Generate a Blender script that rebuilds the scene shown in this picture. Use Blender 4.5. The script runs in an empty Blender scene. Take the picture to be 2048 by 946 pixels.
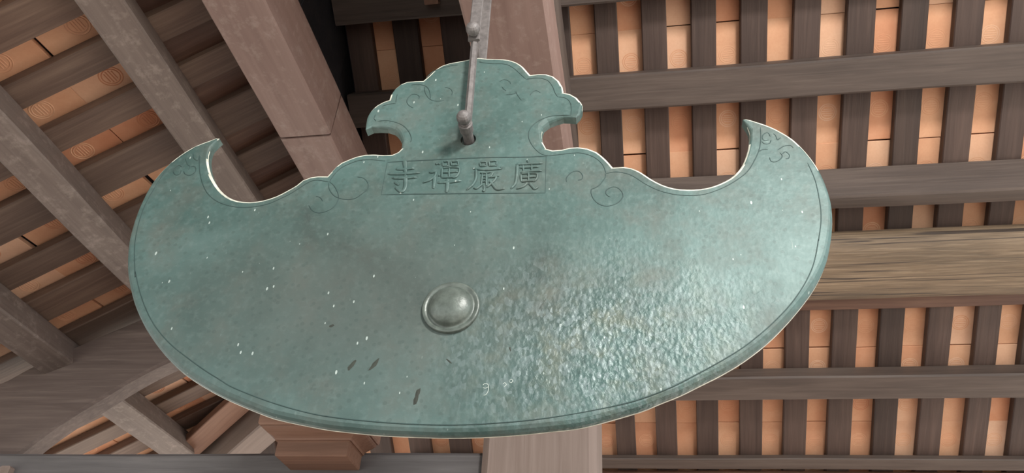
import bpy, bmesh, math, random
from mathutils import Vector, Matrix, noise
from mathutils.geometry import tessellate_polygon

# ------------------------------------------------------------------ camera
sc = bpy.context.scene
COL = sc.collection
CAM = Vector((0.0, 0.0, 1.6))
fwd = Vector((-0.1542, 0.7967, 0.5844)).normalized()
rgt = Vector((0.9871, 0.1499, 0.0562)); rgt = (rgt - fwd * rgt.dot(fwd)).normalized()
upv = rgt.cross(fwd)
cd = bpy.data.cameras.new('camera'); cam = bpy.data.objects.new('camera', cd); COL.objects.link(cam)
cam.matrix_world = Matrix(((rgt.x, upv.x, -fwd.x, CAM.x), (rgt.y, upv.y, -fwd.y, CAM.y), (rgt.z, upv.z, -fwd.z, CAM.z), (0, 0, 0, 1)))
cd.sensor_fit = 'HORIZONTAL'; cd.sensor_width = 36.0; cd.lens = 36.0 * 1540.0 / 2048.0
cd.clip_start = 0.01; cd.clip_end = 200
sc.camera = cam

# ------------------------------------------------------------------ world, light, exposure
wd = bpy.data.worlds.new('overcast_sky'); sc.world = wd; wd.use_nodes = True
bg = wd.node_tree.nodes['Background']; bg.inputs[0].default_value = (0.82, 0.92, 1.0, 1); bg.inputs[1].default_value = 0.6
def area(name, loc, target, sx, sy, power, col):
    l = bpy.data.lights.new(name, 'AREA'); l.shape = 'RECTANGLE'; l.size = sx; l.size_y = sy; l.energy = power; l.color = col
    o = bpy.data.objects.new(name, l); COL.objects.link(o); o.location = loc
    o.rotation_euler = (Vector(target) - Vector(loc)).to_track_quat('-Z', 'Y').to_euler(); return o
area('assumed_key_lamp', (1.3, -1.2, 3.95), (-0.1, 1.3, 2.6), .55, .5, 50, (1.0, 0.97, 0.93))  # assumed unseen lamp behind the camera, added to light the gong from the right
sl = bpy.data.lights.new('sun', 'SUN'); sl.energy = 5.0; sl.angle = math.radians(3); sl.color = (1.0, .96, .9)
so = bpy.data.objects.new('sun', sl); COL.objects.link(so); so.location = (8, 8, 16); so.rotation_euler = Vector((-.45, -.45, -1)).to_track_quat('-Z', 'Y').to_euler()
vs = sc.view_settings
vs.view_transform = 'Standard'; vs.look = 'None'; vs.gamma = 1.0; vs.use_curve_mapping = False; vs.exposure = 1.45

random.seed(7)
# ------------------------------------------------------------------ materials
def new_mat(name):
    m = bpy.data.materials.new(name); m.use_nodes = True; nt = m.node_tree; nt.nodes.clear()
    out = nt.nodes.new('ShaderNodeOutputMaterial'); p = nt.nodes.new('ShaderNodeBsdfPrincipled')
    nt.links.new(p.outputs[0], out.inputs[0]); return m, nt, p
class NT:
    def __init__(s, nt): s.nt = nt
    def n(s, t, **k):
        x = s.nt.nodes.new('ShaderNode' + t)
        for a, b in k.items():
            if a.startswith('i_'): x.inputs[int(a[2:])].default_value = b
            else: setattr(x, a, b)
        return x
    def l(s, a, b): s.nt.links.new(a, b)
    def coord(s, scale=(1, 1, 1), src='Object', loc_rand=True):
        tc = s.n('TexCoord'); mp = s.n('Mapping'); mp.inputs['Scale'].default_value = scale
        if loc_rand:
            oi = s.n('ObjectInfo'); mu = s.n('Math', operation='MULTIPLY'); s.l(oi.outputs['Random'], mu.inputs[0]); mu.inputs[1].default_value = 37.0
            cx = s.n('CombineXYZ')
            for i in range(3): s.l(mu.outputs[0], cx.inputs[i])
            s.l(cx.outputs[0], mp.inputs['Location'])
        s.l(tc.outputs[src], mp.inputs['Vector']); return mp.outputs[0]
    def noise(s, v, scale, detail=4, rough=.55, dist=0.0):
        x = s.n('TexNoise'); x.inputs['Scale'].default_value = scale; x.inputs['Detail'].default_value = detail
        x.inputs['Roughness'].default_value = rough; x.inputs['Distortion'].default_value = dist; s.l(v, x.inputs['Vector']); return x.outputs[0]
    def ramp(s, f, stops):
        x = s.n('ValToRGB'); e = x.color_ramp.elements
        while len(e) < len(stops): e.new(.5)
        for q, (pos, c) in zip(e, stops):
            q.position = pos; q.color = tuple(c) + (1,) if len(c) == 3 else c
        s.l(f, x.inputs[0]); return x.outputs[0]
    def mix(s, f, a, b, mode='MIX'):
        x = s.n('MixRGB', blend_type=mode)
        for i, v in enumerate((f, a, b)):
            if hasattr(v, 'is_linked'): s.l(v, x.inputs[i])
            elif i == 0: x.inputs[0].default_value = v
            else: x.inputs[i].default_value = tuple(v) + (1,)
        return x.outputs[0]
    def math(s, op, a, b=0.0, clamp=False):
        x = s.n('Math', operation=op, use_clamp=clamp)
        for i, v in enumerate((a, b)):
            if hasattr(v, 'is_linked'): s.l(v, x.inputs[i])
            else: x.inputs[i].default_value = v
        return x.outputs[0]
    def bump(s, h, strength, dist, prev=None):
        b = s.n('Bump'); b.inputs['Strength'].default_value = strength; b.inputs['Distance'].default_value = dist
        s.l(h, b.inputs['Height'])
        if prev is not None: s.l(prev, b.inputs['Normal'])
        return b.outputs[0]

def wood(name, dark, mid, light, grain=1.0, rough=.62, var=.35, bump=.35, crack=0.0, dust=0.0):
    m, nt, p = new_mat(name); g = NT(nt)
    v = g.coord((1.2, 26, 26)); fine = g.noise(v, 2.2 * grain, 5, .6, .6)
    v2 = g.coord((.8, 5, 5)); broad = g.noise(v2, 1.6, 3, .5, .4)
    c = g.ramp(fine, [(.25, dark), (.52, mid), (.78, light)])
    c2 = g.mix(.45, c, g.ramp(broad, [(.3, dark), (.5, mid), (.72, light)]))
    oi = g.n('ObjectInfo'); hs = g.n('HueSaturation')
    val = g.math('ADD', g.math('MULTIPLY', oi.outputs['Random'], var), 1 - var / 2); g.l(val, hs.inputs['Value'])
    g.l(c2, hs.inputs['Color']); col = hs.outputs[0]
    if crack:
        vc = g.coord((.7, 42, 42)); cr = g.noise(vc, 1.3, 2, .5, .8)
        f = g.ramp(cr, [(.35, (1, 1, 1)), (.42, (0, 0, 0))]); col = g.mix(g.math('MULTIPLY', f, crack), col, (.035, .022, .015))
    if dust:
        vd = g.coord((1, 1, 1)); dn = g.noise(vd, 22, 5, .7)
        f = g.ramp(dn, [(.52, (0, 0, 0)), (.70, (1, 1, 1))]); col = g.mix(g.math('MULTIPLY', f, dust), col, (.40, .33, .29))
    g.l(col, p.inputs['Base Color']); p.inputs['Roughness'].default_value = rough
    nb = g.bump(fine, bump, .004); g.l(nb, p.inputs['Normal']); return m

M = {}
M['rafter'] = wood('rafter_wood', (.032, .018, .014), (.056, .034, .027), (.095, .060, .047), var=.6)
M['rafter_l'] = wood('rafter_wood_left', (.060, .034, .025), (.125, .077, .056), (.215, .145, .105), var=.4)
M['board'] = wood('ceiling_board_wood', (.055, .024, .017), (.11, .055, .038), (.20, .115, .075), var=.45)
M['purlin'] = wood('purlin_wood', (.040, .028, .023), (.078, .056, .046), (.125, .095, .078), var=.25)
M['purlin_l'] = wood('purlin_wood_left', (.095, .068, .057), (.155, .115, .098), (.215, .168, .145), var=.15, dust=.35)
M['red'] = wood('reddish_beam_wood', (.145, .085, .070), (.20, .125, .105), (.26, .175, .15), grain=.5, var=.12, bump=.2, dust=.3)
M['weathered'] = wood('weathered_log_wood', (.060, .042, .026), (.16, .110, .068), (.34, .25, .165), grain=1.6, var=.05, bump=1.0, crack=.95)
M['column'] = wood('column_wood', (.15, .105, .085), (.21, .155, .13), (.27, .21, .18), grain=.6, var=.05)
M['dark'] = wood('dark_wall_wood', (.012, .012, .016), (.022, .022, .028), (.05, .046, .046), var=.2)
M['tie'] = wood('tie_beam_wood', (.07, .062, .062), (.11, .10, .10), (.17, .155, .15), var=.05)
M['curved'] = wood('curved_beam_wood', (.070, .048, .042), (.125, .09, .078), (.22, .168, .145), var=.05)
M['carved'] = wood('carved_block_wood', (.16, .08, .05), (.25, .13, .085), (.33, .19, .13), var=.05)

def tile_mat():
    m, nt, p = new_mat('terracotta'); g = NT(nt)
    v = g.coord((1, 1, 1)); a = g.noise(v, 7, 4, .6); b = g.noise(v, 90, 3, .6)
    c = g.ramp(a, [(.3, (.60, .27, .145)), (.5, (.70, .37, .215)), (.72, (.78, .48, .31))])
    oi = g.n('ObjectInfo')
    tint = g.ramp(oi.outputs['Random'], [(0, (.60, .235, .125)), (.25, (.69, .35, .20)), (.7, (.77, .46, .285)), (1, (.84, .60, .44))])
    c = g.mix(.6, c, tint); c = g.mix(g.math('MULTIPLY', b, .25), c, (.45, .17, .09))
    g.l(c, p.inputs['Base Color']); p.inputs['Roughness'].default_value = .8
    g.l(g.bump(b, .2, .002), p.inputs['Normal']); return m
M['tile'] = tile_mat()
def plain(name, c, rough, metal=0.0, ns=60, amt=.3, bump=.2):
    m, nt, p = new_mat(name); g = NT(nt); v = g.coord((1, 1, 1)); a = g.noise(v, ns, 5, .6)
    col = g.ramp(a, [(.25, tuple(x * (1 - amt) for x in c)), (.75, tuple(min(1, x * (1 + amt)) for x in c))])
    g.l(col, p.inputs['Base Color']); p.inputs['Roughness'].default_value = rough; p.inputs['Metallic'].default_value = metal
    g.l(g.bump(a, bump, .002), p.inputs['Normal']); return m
M['iron'] = plain('weathered_iron', (.155, .14, .135), .55, .2, 70, .35, .35)
M['stone'] = plain('stone_paving', (.50, .48, .44), .8, 0, 3, .15)
M['brick'] = plain('dark_floor_brick', (.13, .08, .06), .7, 0, 6, .25)
M['groove'] = plain('grimy_shaded_bronze', (.035, .065, .06), .55, .15, 40, .25)
M['grime'] = plain('dark_grime', (.03, .035, .026), .7, 0, 50, .3)
M['chalk'] = plain('pale_scratch', (.5, .55, .5), .7, 0, 80, .2)

def bronze(name='green_bronze', rim=False):
    m, nt, p = new_mat(name); g = NT(nt)
    v = g.coord((1, 1, 1), loc_rand=False)
    big = g.noise(v, 3.2, 6, .62, .4); midn = g.noise(v, 8, 6, .66); fine = g.noise(v, 60, 4, .6)
    c = g.ramp(big, [(.30, (.044, .060, .054)), (.42, (.058, .104, .094)), (.56, (.082, .142, .130)), (.72, (.110, .180, .168))])
    brown = g.ramp(midn, [(.46, (0, 0, 0)), (.72, (1, 1, 1))])
    c = g.mix(g.math('MULTIPLY', brown, .6), c, (.12, .118, .10))
    c = g.mix(g.math('MULTIPLY', g.ramp(fine, [(.5, (0, 0, 0)), (.78, (1, 1, 1))]), .35), c, (.20, .275, .256))
    # brown bare-metal area left of the middle, where the patina is thin
    tc = g.n('TexCoord')
    def blob(cx, cz, rx, rz, soft):
        mp = g.n('Mapping'); mp.vector_type = 'POINT'; mp.inputs['Scale'].default_value = (1 / rx, 0.0, 1 / rz); mp.inputs['Location'].default_value = (-cx / rx, 0, -cz / rz)
        g.l(tc.outputs['Object'], mp.inputs['Vector'])
        wob = g.mix(.5, mp.outputs[0], g.n('TexNoise').outputs[1]) if False else mp.outputs[0]
        ln = g.n('VectorMath', operation='LENGTH'); g.l(wob, ln.inputs[0])
        dd = g.math('ADD', ln.outputs['Value'], g.math('MULTIPLY', g.math('SUBTRACT', midn, .5), .9))
        return g.ramp(dd, [(1 - soft, (1, 1, 1)), (1.0, (0, 0, 0))])
    bare = blob(-.20, .02, .55, .32, .8)
    c = g.mix(g.math('MULTIPLY', bare, .6), c, (.084, .088, .078))
    ham = blob(.30, -.09, .38, .26, .8)
    olive = g.ramp(g.noise(v, 17, 3, .6), [(.48, (0, 0, 0)), (.66, (1, 1, 1))])
    c = g.mix(g.math('MULTIPLY', g.math('MULTIPLY', ham, olive), .5), c, (.17, .18, .13))
    # dark pits and pale flecks
    vo = g.n('TexVoronoi', feature='F1'); mpv = g.n('Mapping'); mpv.inputs['Scale'].default_value = (90, 90, 42); mpv.inputs['Rotation'].default_value = (0, -.55, 0)
    g.l(tc.outputs['Object'], mpv.inputs['Vector']); g.l(mpv.outputs[0], vo.inputs['Vector']); vo.inputs['Scale'].default_value = 1.0
    keep = g.n('SeparateColor'); g.l(vo.outputs['Color'], keep.inputs[0])
    spot = g.math('MULTIPLY', g.math('LESS_THAN', vo.outputs['Distance'], g.math('ADD', g.math('MULTIPLY', keep.outputs[2], .16), .04)), g.math('GREATER_THAN', keep.outputs[0], .80))
    c = g.mix(g.math('MULTIPLY', spot, g.math('MULTIPLY', keep.outputs[1], .8)), c, (.50, .57, .53))
    vp = g.n('TexVoronoi', feature='F1'); vp.inputs['Scale'].default_value = 75; g.l(v, vp.inputs['Vector'])
    kp = g.n('SeparateColor'); g.l(vp.outputs['Color'], kp.inputs[0])
    pit = g.math('MULTIPLY', g.math('LESS_THAN', vp.outputs['Distance'], .33), g.math('GREATER_THAN', kp.outputs[1], .80))
    c = g.mix(g.math('MULTIPLY', pit, .28), c, (.045, .07, .062))
    # pale bluish flakes in the struck area, also brightening it as painted glare
    vf = g.n('TexVoronoi', feature='F1'); mf = g.n('Mapping'); mf.inputs['Scale'].default_value = (150, 150, 90); mf.inputs['Rotation'].default_value = (0, -.5, 0)
    g.l(tc.outputs['Object'], mf.inputs['Vector']); g.l(mf.outputs[0], vf.inputs['Vector']); vf.inputs['Scale'].default_value = 1.0
    kf = g.n('SeparateColor'); g.l(vf.outputs['Color'], kf.inputs[0])
    flk = g.math('MULTIPLY', g.math('MULTIPLY', g.ramp(kf.outputs[0], [(.5, (0, 0, 0)), (1, (1, 1, 1))]), ham), .6)
    c = g.mix(flk, c, (.25, .31, .31))
    g.l(c, p.inputs['Base Color'])
    p.inputs['Metallic'].default_value = .12; p.inputs['Specular IOR Level'].default_value = .45
    rr = g.math('SUBTRACT', g.math('ADD', g.math('MULTIPLY', midn, .25), .38), g.math('MULTIPLY', ham, .10)); g.l(rr, p.inputs['Roughness'])
    nb = g.bump(fine, .12, .0025)
    # hammered, pitted surface, strongest at lower right
    vd = g.n('TexVoronoi', feature='SMOOTH_F1'); vd.inputs['Scale'].default_value = 1.0; vd.inputs['Smoothness'].default_value = .35
    md = g.n('Mapping'); md.inputs['Scale'].default_value = (120, 120, 75); md.inputs['Rotation'].default_value = (0, -.5, 0); g.l(tc.outputs['Object'], md.inputs['Vector']); g.l(md.outputs[0], vd.inputs['Vector'])
    dent = g.math('ADD', g.math('MULTIPLY', vd.outputs['Distance'], .7), g.math('MULTIPLY', g.noise(v, 75, 4, .6, .3), 1.4)); ds = g.math('ADD', g.math('MULTIPLY', ham, .42), .07)
    b2 = g.n('Bump'); b2.inputs['Distance'].default_value = .004; g.l(ds, b2.inputs['Strength']); g.l(dent, b2.inputs['Height']); g.l(nb, b2.inputs['Normal'])
    b3 = g.n('Bump'); b3.inputs['Distance'].default_value = .002; b3.inputs['Strength'].default_value = .3; b3.invert = True; g.l(pit, b3.inputs['Height']); g.l(b2.outputs[0], b3.inputs['Normal'])
    g.l(b3.outputs[0], p.inputs['Normal']); return m
M['bronze'] = bronze()
M['edge'] = plain('lit_pale_edge', (.62, .62, .52), .6, .05, 45, .35)  # pale tone that paints in light caught on the plate edges
M['boss'] = plain('worn_bronze', (.105, .125, .108), .36, .08, 55, .4, .6)

# ------------------------------------------------------------------ helpers
def mesh_obj(name, verts, faces, mat, parent=None, smooth=False):
    me = bpy.data.meshes.new(name); me.from_pydata([tuple(v) for v in verts], [], faces); me.update()
    if mat: me.materials.append(mat)
    if smooth:
        for q in me.polygons: q.use_smooth = True
    o = bpy.data.objects.new(name, me); COL.objects.link(o)
    if parent: o.parent = parent
    return o
def from_mesh(name, me, mat_world, parent=None):
    o = bpy.data.objects.new(name, me); COL.objects.link(o); o.matrix_world = mat_world
    if parent: o.parent = parent
    return o
def empty(name, loc=(0, 0, 0), rz=0):
    o = bpy.data.objects.new(name, None); COL.objects.link(o); o.matrix_world = Matrix.Translation(Vector(loc)) @ Matrix.Rotation(rz, 4, 'Z'); o.empty_display_size = .1; return o
def tag(o, label=None, cat=None, group=None, kind=None):
    if label: o['label'] = label
    if cat: o['category'] = cat
    if group: o['group'] = group
    if kind: o['kind'] = kind
    return o
def frame_mat(origin, ex, ez):
    ex = Vector(ex).normalized(); ez = Vector(ez); ez = (ez - ex * ez.dot(ex)).normalized(); ey = ez.cross(ex)
    o = Vector(origin)
    return Matrix(((ex.x, ey.x, ez.x, o.x), (ex.y, ey.y, ez.y, o.y), (ex.z, ey.z, ez.z, o.z), (0, 0, 0, 1)))
def beam_mesh(name, L, prof, mat, jit=.003, seg=.25, seed=0, smooth=False):
    """profile (y,z) polygon swept along local x, with slight hewn unevenness"""
    n = max(1, int(L / seg)); k = len(prof); V = []; F = []
    for i in range(n + 1):
        x = L * i / n
        for j, (y, z) in enumerate(prof):
            q = noise.noise_vector(Vector((x * 1.3 + seed * 9.1, y * 3 + seed, z * 3))) * jit * 2
            V.append((x, y + q.y, z + q.z))
    for i in range(n):
        for j in range(k):
            a = i * k + j; b = i * k + (j + 1) % k
            F.append((a, b, b + k, a + k))
    F.append(tuple(reversed(range(k)))); F.append(tuple(n * k + j for j in range(k)))
    me = bpy.data.meshes.new(name); me.from_pydata(V, [], F); me.materials.append(mat)
    bm = bmesh.new(); bm.from_mesh(me); bmesh.ops.recalc_face_normals(bm, faces=bm.faces); bm.to_mesh(me); bm.free()
    if smooth:
        for q in me.polygons: q.use_smooth = len(q.vertices) == 4
    return me
def cbox(w, h, c):   # chamfered rectangle, y in +-w/2, z 0..h
    return [(-w/2 + c, 0), (w/2 - c, 0), (w/2, c), (w/2, h - c), (w/2 - c, h), (-w/2 + c, h), (-w/2, h - c), (-w/2, c)]
_seed = [0]
def beam(name, a, b, w, h, up, mat, c=.008, jit=.003, parent=None, prof=None, smooth=False):
    """a, b: ends of the middle of the lower face; the beam rises h along up"""
    _seed[0] += 1; a = Vector(a); b = Vector(b)
    me = beam_mesh(name, (b - a).length, prof or cbox(w, h, c), mat, jit, seed=_seed[0], smooth=smooth)
    return from_mesh(name, me, frame_mat(a, b - a, up), parent)
def box_mesh(name, x0, x1, y0, y1, z0, z1, c, mat):
    """small box with chamfered lower edges (underside is z0)"""
    V = [(x0 + c, y0 + c, z0), (x1 - c, y0 + c, z0), (x1 - c, y1 - c, z0), (x0 + c, y1 - c, z0),
         (x0, y0, z0 + c), (x1, y0, z0 + c), (x1, y1, z0 + c), (x0, y1, z0 + c), (x0, y0, z1), (x1, y0, z1), (x1, y1, z1), (x0, y1, z1)]
    F = [(3, 2, 1, 0), (8, 9, 10, 11)]
    for r in (0, 4):
        for j in range(4): F.append((r + j, r + (j + 1) % 4, r + 4 + (j + 1) % 4, r + 4 + j))
    me = bpy.data.meshes.new(name); me.from_pydata(V, [], F); me.materials.append(mat); return me

# ------------------------------------------------------------------ roof frames
a35 = math.radians(35); NR = Vector((0, math.sin(a35), math.cos(a35))); SR = Vector((0, math.cos(a35), -math.sin(a35)))
PR = CAM + NR * 3.6                                  # right slope: point(X, u, off) ; off = metres below the tile face
def RP(x, u, off=0.0): 
    q = PR + SR * u - NR * off; return Vector((x, q.y, q.z))
a24 = math.radians(24); NL = Vector((-math.sin(a24), 0, math.cos(a24))); SL = Vector((math.cos(a24), 0, math.sin(a24)))
HL = Vector((-2.347, 3.947, 3.231))
SKEW = -.12
def LP(u, y, off=0.0):
    q = HL + SL * u - NL * off; return Vector((q.x, y, q.z))
def hip_x(y): return -1.27 - (y - 3.26) * 1.573
def hip_y(x): return 3.26 - (x + 1.27) / 1.573

# ------------------------------------------------------------------ structure: floor, decks
fl = mesh_obj('floor', [(-3.1, -2.6, 0), (3.6, -2.6, 0), (3.6, 6.2, 0), (-3.1, 6.2, 0)], [(0, 1, 2, 3)], M['brick']); tag(fl, 'dark brick floor of the open hall', 'floor', kind='structure')
gd = mesh_obj('courtyard', [(-30, -30, -.05), (30, -30, -.05), (30, 30, -.05), (-30, 30, -.05)], [(0, 1, 2, 3)], M['stone']); tag(gd, 'pale stone courtyard around the open hall', 'ground', kind='structure')
def slab(name, pts, nrm, t, mat):
    k = len(pts); V = [Vector(p) for p in pts] + [Vector(p) + nrm * t for p in pts]
    F = [tuple(range(k - 1, -1, -1)), tuple(range(k, 2 * k))] + [(j, (j + 1) % k, k + (j + 1) % k, k + j) for j in range(k)]
    return mesh_obj(name, V, F, mat)
uh = lambda x: (hip_y(x) - PR.y) / SR.y              # u of the hip at X
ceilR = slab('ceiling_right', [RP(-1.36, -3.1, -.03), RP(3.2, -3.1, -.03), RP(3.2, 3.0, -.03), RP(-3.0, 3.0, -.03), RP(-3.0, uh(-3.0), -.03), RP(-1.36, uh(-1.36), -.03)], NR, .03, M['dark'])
tag(ceilR, 'right roof slope of dark rafters with orange terracotta tiles between', 'ceiling', kind='structure')
ul = lambda y: (hip_x(y) - HL.x) / SL.x
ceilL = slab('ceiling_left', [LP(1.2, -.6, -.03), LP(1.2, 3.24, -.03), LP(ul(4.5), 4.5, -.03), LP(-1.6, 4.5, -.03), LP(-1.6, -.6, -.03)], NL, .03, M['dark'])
tag(ceilL, 'left roof slope of brown rafters and stamped terracotta tiles', 'ceiling', kind='structure')

rg = RP(0, -3.1, -.06)
ceilB = slab('ceiling_sky_block', [(-3.2, rg.y, rg.z), (-3.2, -4.5, 3.55), (3.2, -4.5, 3.55), (3.2, rg.y, rg.z)], Vector((0, -.57, .82)), .04, M['dark'])  # out of view, added to keep sky light off the gong
tag(ceilB, 'unseen back roof slope added to block sky light', 'ceiling', kind='structure')
# rafters and tiles of the right slope
gapR = [-2.48, -2.25, -2.02, -1.79, -1.56, -1.328, -1.10, -.875, -.64, -.41, -.18, .027, .24, .452, .67, .888, 1.107, 1.32, 1.535, 1.745, 1.96, 2.17, 2.38]
gw = .106
def keep_world(o, par): o.parent = par; o.matrix_parent_inverse = par.matrix_world.inverted()
for i in range(len(gapR) - 1):
    x0 = gapR[i] + gw / 2; x1 = gapR[i + 1] - gw / 2; xc = (x0 + x1) / 2
    us = max(-1.55, uh(xc) + .02) if xc < -1.3 else -1.55
    w = x1 - x0
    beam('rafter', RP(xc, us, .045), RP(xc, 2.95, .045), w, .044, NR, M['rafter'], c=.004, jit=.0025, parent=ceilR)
jR = [-1.45, -1.16, -.875, -.59, -.305, -.02, .27, .555, .84, 1.125, 1.41, 1.64, 1.875, 2.09, 2.30, 2.52, 2.74, 2.95]
tile_cache = {}
def emblem_mesh(zs=1.0):
    V = []; F = []
    def ring(r0, r1, n=20, z=-.0014):
        b = len(V)
        for k in range(n):
            t = 2 * math.pi * k / n
            for r, zz in ((r0 - .0012, .0005), ((r0 + r1) / 2, z), (r1 + .0012, .0005)): V.append((r * math.cos(t), r * math.sin(t), zz))
        for k in range(n):
            c = (k + 1) % n
            for q in (0, 1): F.append((b + 3 * k + q, b + 3 * k + q + 1, b + 3 * c + q + 1, b + 3 * c + q))
    def bar(x, l, w=.0022, z=-.0014):
        b = len(V); V.extend([(x - w, -l, .0005), (x + w, -l, .0005), (x + w, l, .0005), (x - w, l, .0005), (x - w * .3, -l + .001, z), (x + w * .3, -l + .001, z), (x + w * .3, l - .001, z), (x - w * .3, l - .001, z)])
        F.extend([(b + 4, b + 5, b + 6, b + 7), (b, b + 1, b + 5, b + 4), (b + 1, b + 2, b + 6, b + 5), (b + 2, b + 3, b + 7, b + 6), (b + 3, b, b + 4, b + 7)])
    ring(.036, .039); ring(.028, .0305)
    for x, l in ((-.014, .018), (-.005, .024), (.005, .024), (.014, .018)): bar(x, l)
    V = [(x, y_, z_ * zs if z_ < 0 else z_ * .2) for x, y_, z_ in V]; me = bpy.data.meshes.new('emblem'); me.from_pydata(V, [], F); me.materials.append(M['tile']); return me
EMB = {'left': emblem_mesh(1.3), 'right': emblem_mesh(.35)}
def tile_at(par, mat, L, w, stamped):
    key = (round(L, 3), round(w, 2))
    if key not in tile_cache: tile_cache[key] = box_mesh('roof_tile', 0, L, -key[1] / 2, key[1] / 2, 0, .022, .0015, M['tile'])
    o = from_mesh('roof_tile', tile_cache[key], mat, par)
    if stamped:
        e = bpy.data.objects.new('emblem', EMB['left' if par is ceilL else 'right']); COL.objects.link(e); e.parent = o; e.location = (L / 2, 0, 0)
    return o
for i, gx_ in enumerate(gapR):
    l = (gapR[i] - gapR[i - 1]) / 2 if i else .11; r = (gapR[i + 1] - gapR[i]) / 2 if i < len(gapR) - 1 else .11
    w = l + r - .003; xc = gx_ + (r - l) / 2
    for k in range(len(jR) - 1):
        u0, u1 = jR[k] + .002, jR[k + 1] - .002
        if u1 < -.45: continue
        if gx_ < -1.3 and u0 < uh(gx_) + .05: continue
        dz = random.uniform(0, .003)
        mt = frame_mat(RP(xc, u0 + random.uniform(-.004, .004), -dz), SR, NR)
        tile_at(ceilR, mt, u1 - u0, w, random.random() < .9)

# rafters, tiles and boards of the left slope
gapL = [.02, .26, .49, .72, .95, 1.18, 1.41, 1.615, 1.82, 2.075, 2.29, 2.54, 2.80, 3.05, 3.31, 3.53, 3.75, 3.97, 4.2]
gl = .104
DL = (SL + Vector((0, SKEW, 0))).normalized()
def LQ(u, yc, off=0.0): return LP(u, yc + SKEW * (u - .3), off)
for i in range(len(gapL) - 1):
    y0 = gapL[i] + gl / 2; y1 = gapL[i + 1] - gl / 2; yc = (y0 + y1) / 2
    ue = min(1.17, ul(yc + .05) - .03); us = -1.5
    if ue - us < .2: continue
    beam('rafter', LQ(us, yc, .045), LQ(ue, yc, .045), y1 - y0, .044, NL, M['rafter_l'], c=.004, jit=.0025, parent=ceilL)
jL = [-1.325, -1.058, -.791, -.524, -.257, .01, .278, .545, .812]
for i, gy in enumerate(gapL):
    l = (gapL[i] - gapL[i - 1]) / 2 if i else .11; r = (gapL[i + 1] - gapL[i]) / 2 if i < len(gapL) - 1 else .11
    w = l + r - .003; yc = gy + (r - l) / 2
    for k in range(len(jL) - 1):
        u0, u1 = jL[k] + .002, jL[k + 1] - .002
        if u1 > ul(gy + .12) - .02: continue
        o = random.uniform(-.012, .012)
        mt = frame_mat(LQ(u0 + o, yc, -random.uniform(0, .003)), DL, NL)
        tile_at(ceilL, mt, u1 - u0, w, True)
    ub = min(1.17, ul(gy + .1) - .02)
    if ub > .95:
        beam('ceiling_board', LQ(.815, gy, .012 + random.uniform(-.006, .012)), LQ(ub, gy, .012 + random.uniform(-.006, .012)), gl + .07, .018, NL, M['board'], c=.002, jit=.001, parent=ceilL)

# dark gable boarding between the slopes
wall = empty('wall_gable', (-1.30, 0, 3.74)); tag(wall, 'dark boarded gable wall between the two roof slopes', 'wall', kind='structure')
bpy.context.view_layer.update()
y = -.4
while y < 3.1:
    w = random.uniform(.2, .26); y1 = min(y + w, 3.2)
    z0 = 3.74; zt = lambda yy: PR.z - (yy - PR.y) * math.tan(a35) + .03
    x0, x1 = -1.32 + random.uniform(-.003, .003), -1.295 + random.uniform(-.003, .003)
    V = [(x0, y, z0), (x1, y, z0), (x1, y1 - .004, z0), (x0, y1 - .004, z0), (x0, y, zt(y)), (x1, y, zt(y)), (x1, y1 - .004, zt(y1)), (x0, y1 - .004, zt(y1))]
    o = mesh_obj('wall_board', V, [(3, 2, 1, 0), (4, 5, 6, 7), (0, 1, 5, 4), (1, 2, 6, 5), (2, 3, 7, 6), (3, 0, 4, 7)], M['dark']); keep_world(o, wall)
    y = y1

# ------------------------------------------------------------------ purlins of the right slope
G = 'purlins of the right roof slope'
def rpurlin(u0, u1, off0, off1, label, mat, x0=-1.28, x1=3.1, c=.008, prof=None, jit=.004, smooth=False):
    uc = (u0 + u1) / 2
    o = beam('purlin', RP(x0, uc, off1), RP(x1, uc, off1), u1 - u0, off1 - off0, NR, mat, c=c, jit=jit, prof=prof, smooth=smooth)
    return tag(o, label, 'beam', G)
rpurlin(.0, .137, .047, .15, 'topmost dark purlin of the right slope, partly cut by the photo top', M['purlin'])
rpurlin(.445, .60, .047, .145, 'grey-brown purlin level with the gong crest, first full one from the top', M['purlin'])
# plumb-set deep purlin
pa = RP(0, 1.036, .20)
o = beam('purlin', (-1.28, pa.y + .045, pa.z), (3.1, pa.y + .045, pa.z), .09, .17, (0, 0, 1), M['purlin']); tag(o, 'deep dark brown purlin level with the right horn notch of the gong', 'beam', G)
# weathered log
pr = []
for k in range(16):
    t = 2 * math.pi * k / 16; cy, cz = math.cos(t), math.sin(t)
    s = (abs(cy) ** 3.2 + abs(cz) ** 3.2) ** (-1 / 3.2); pr.append((.155 * cy * s, .075 + .075 * cz * s))
lg = rpurlin(1.235, 1.55, .047, .197, 'broad weathered pale log with deep grain cracks, beside the gong right edge', M['weathered'], prof=pr, jit=.008, smooth=True)
rpurlin(1.56, 1.632, .047, .08, 'thin reddish batten just below the weathered log', M['board'], c=.004)
rpurlin(1.955, 2.085, .047, .145, 'brown purlin with shadowed upper face, below the weathered log', M['purlin'])
rpurlin(2.465, 2.53, .047, .085, 'thin olive-grey purlin near the eave at the photo bottom', M['purlin'], c=.004)
rpurlin(2.56, 2.80, .047, .11, 'lowest reddish-brown eave board along the bottom right edge', M['board'])

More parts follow.
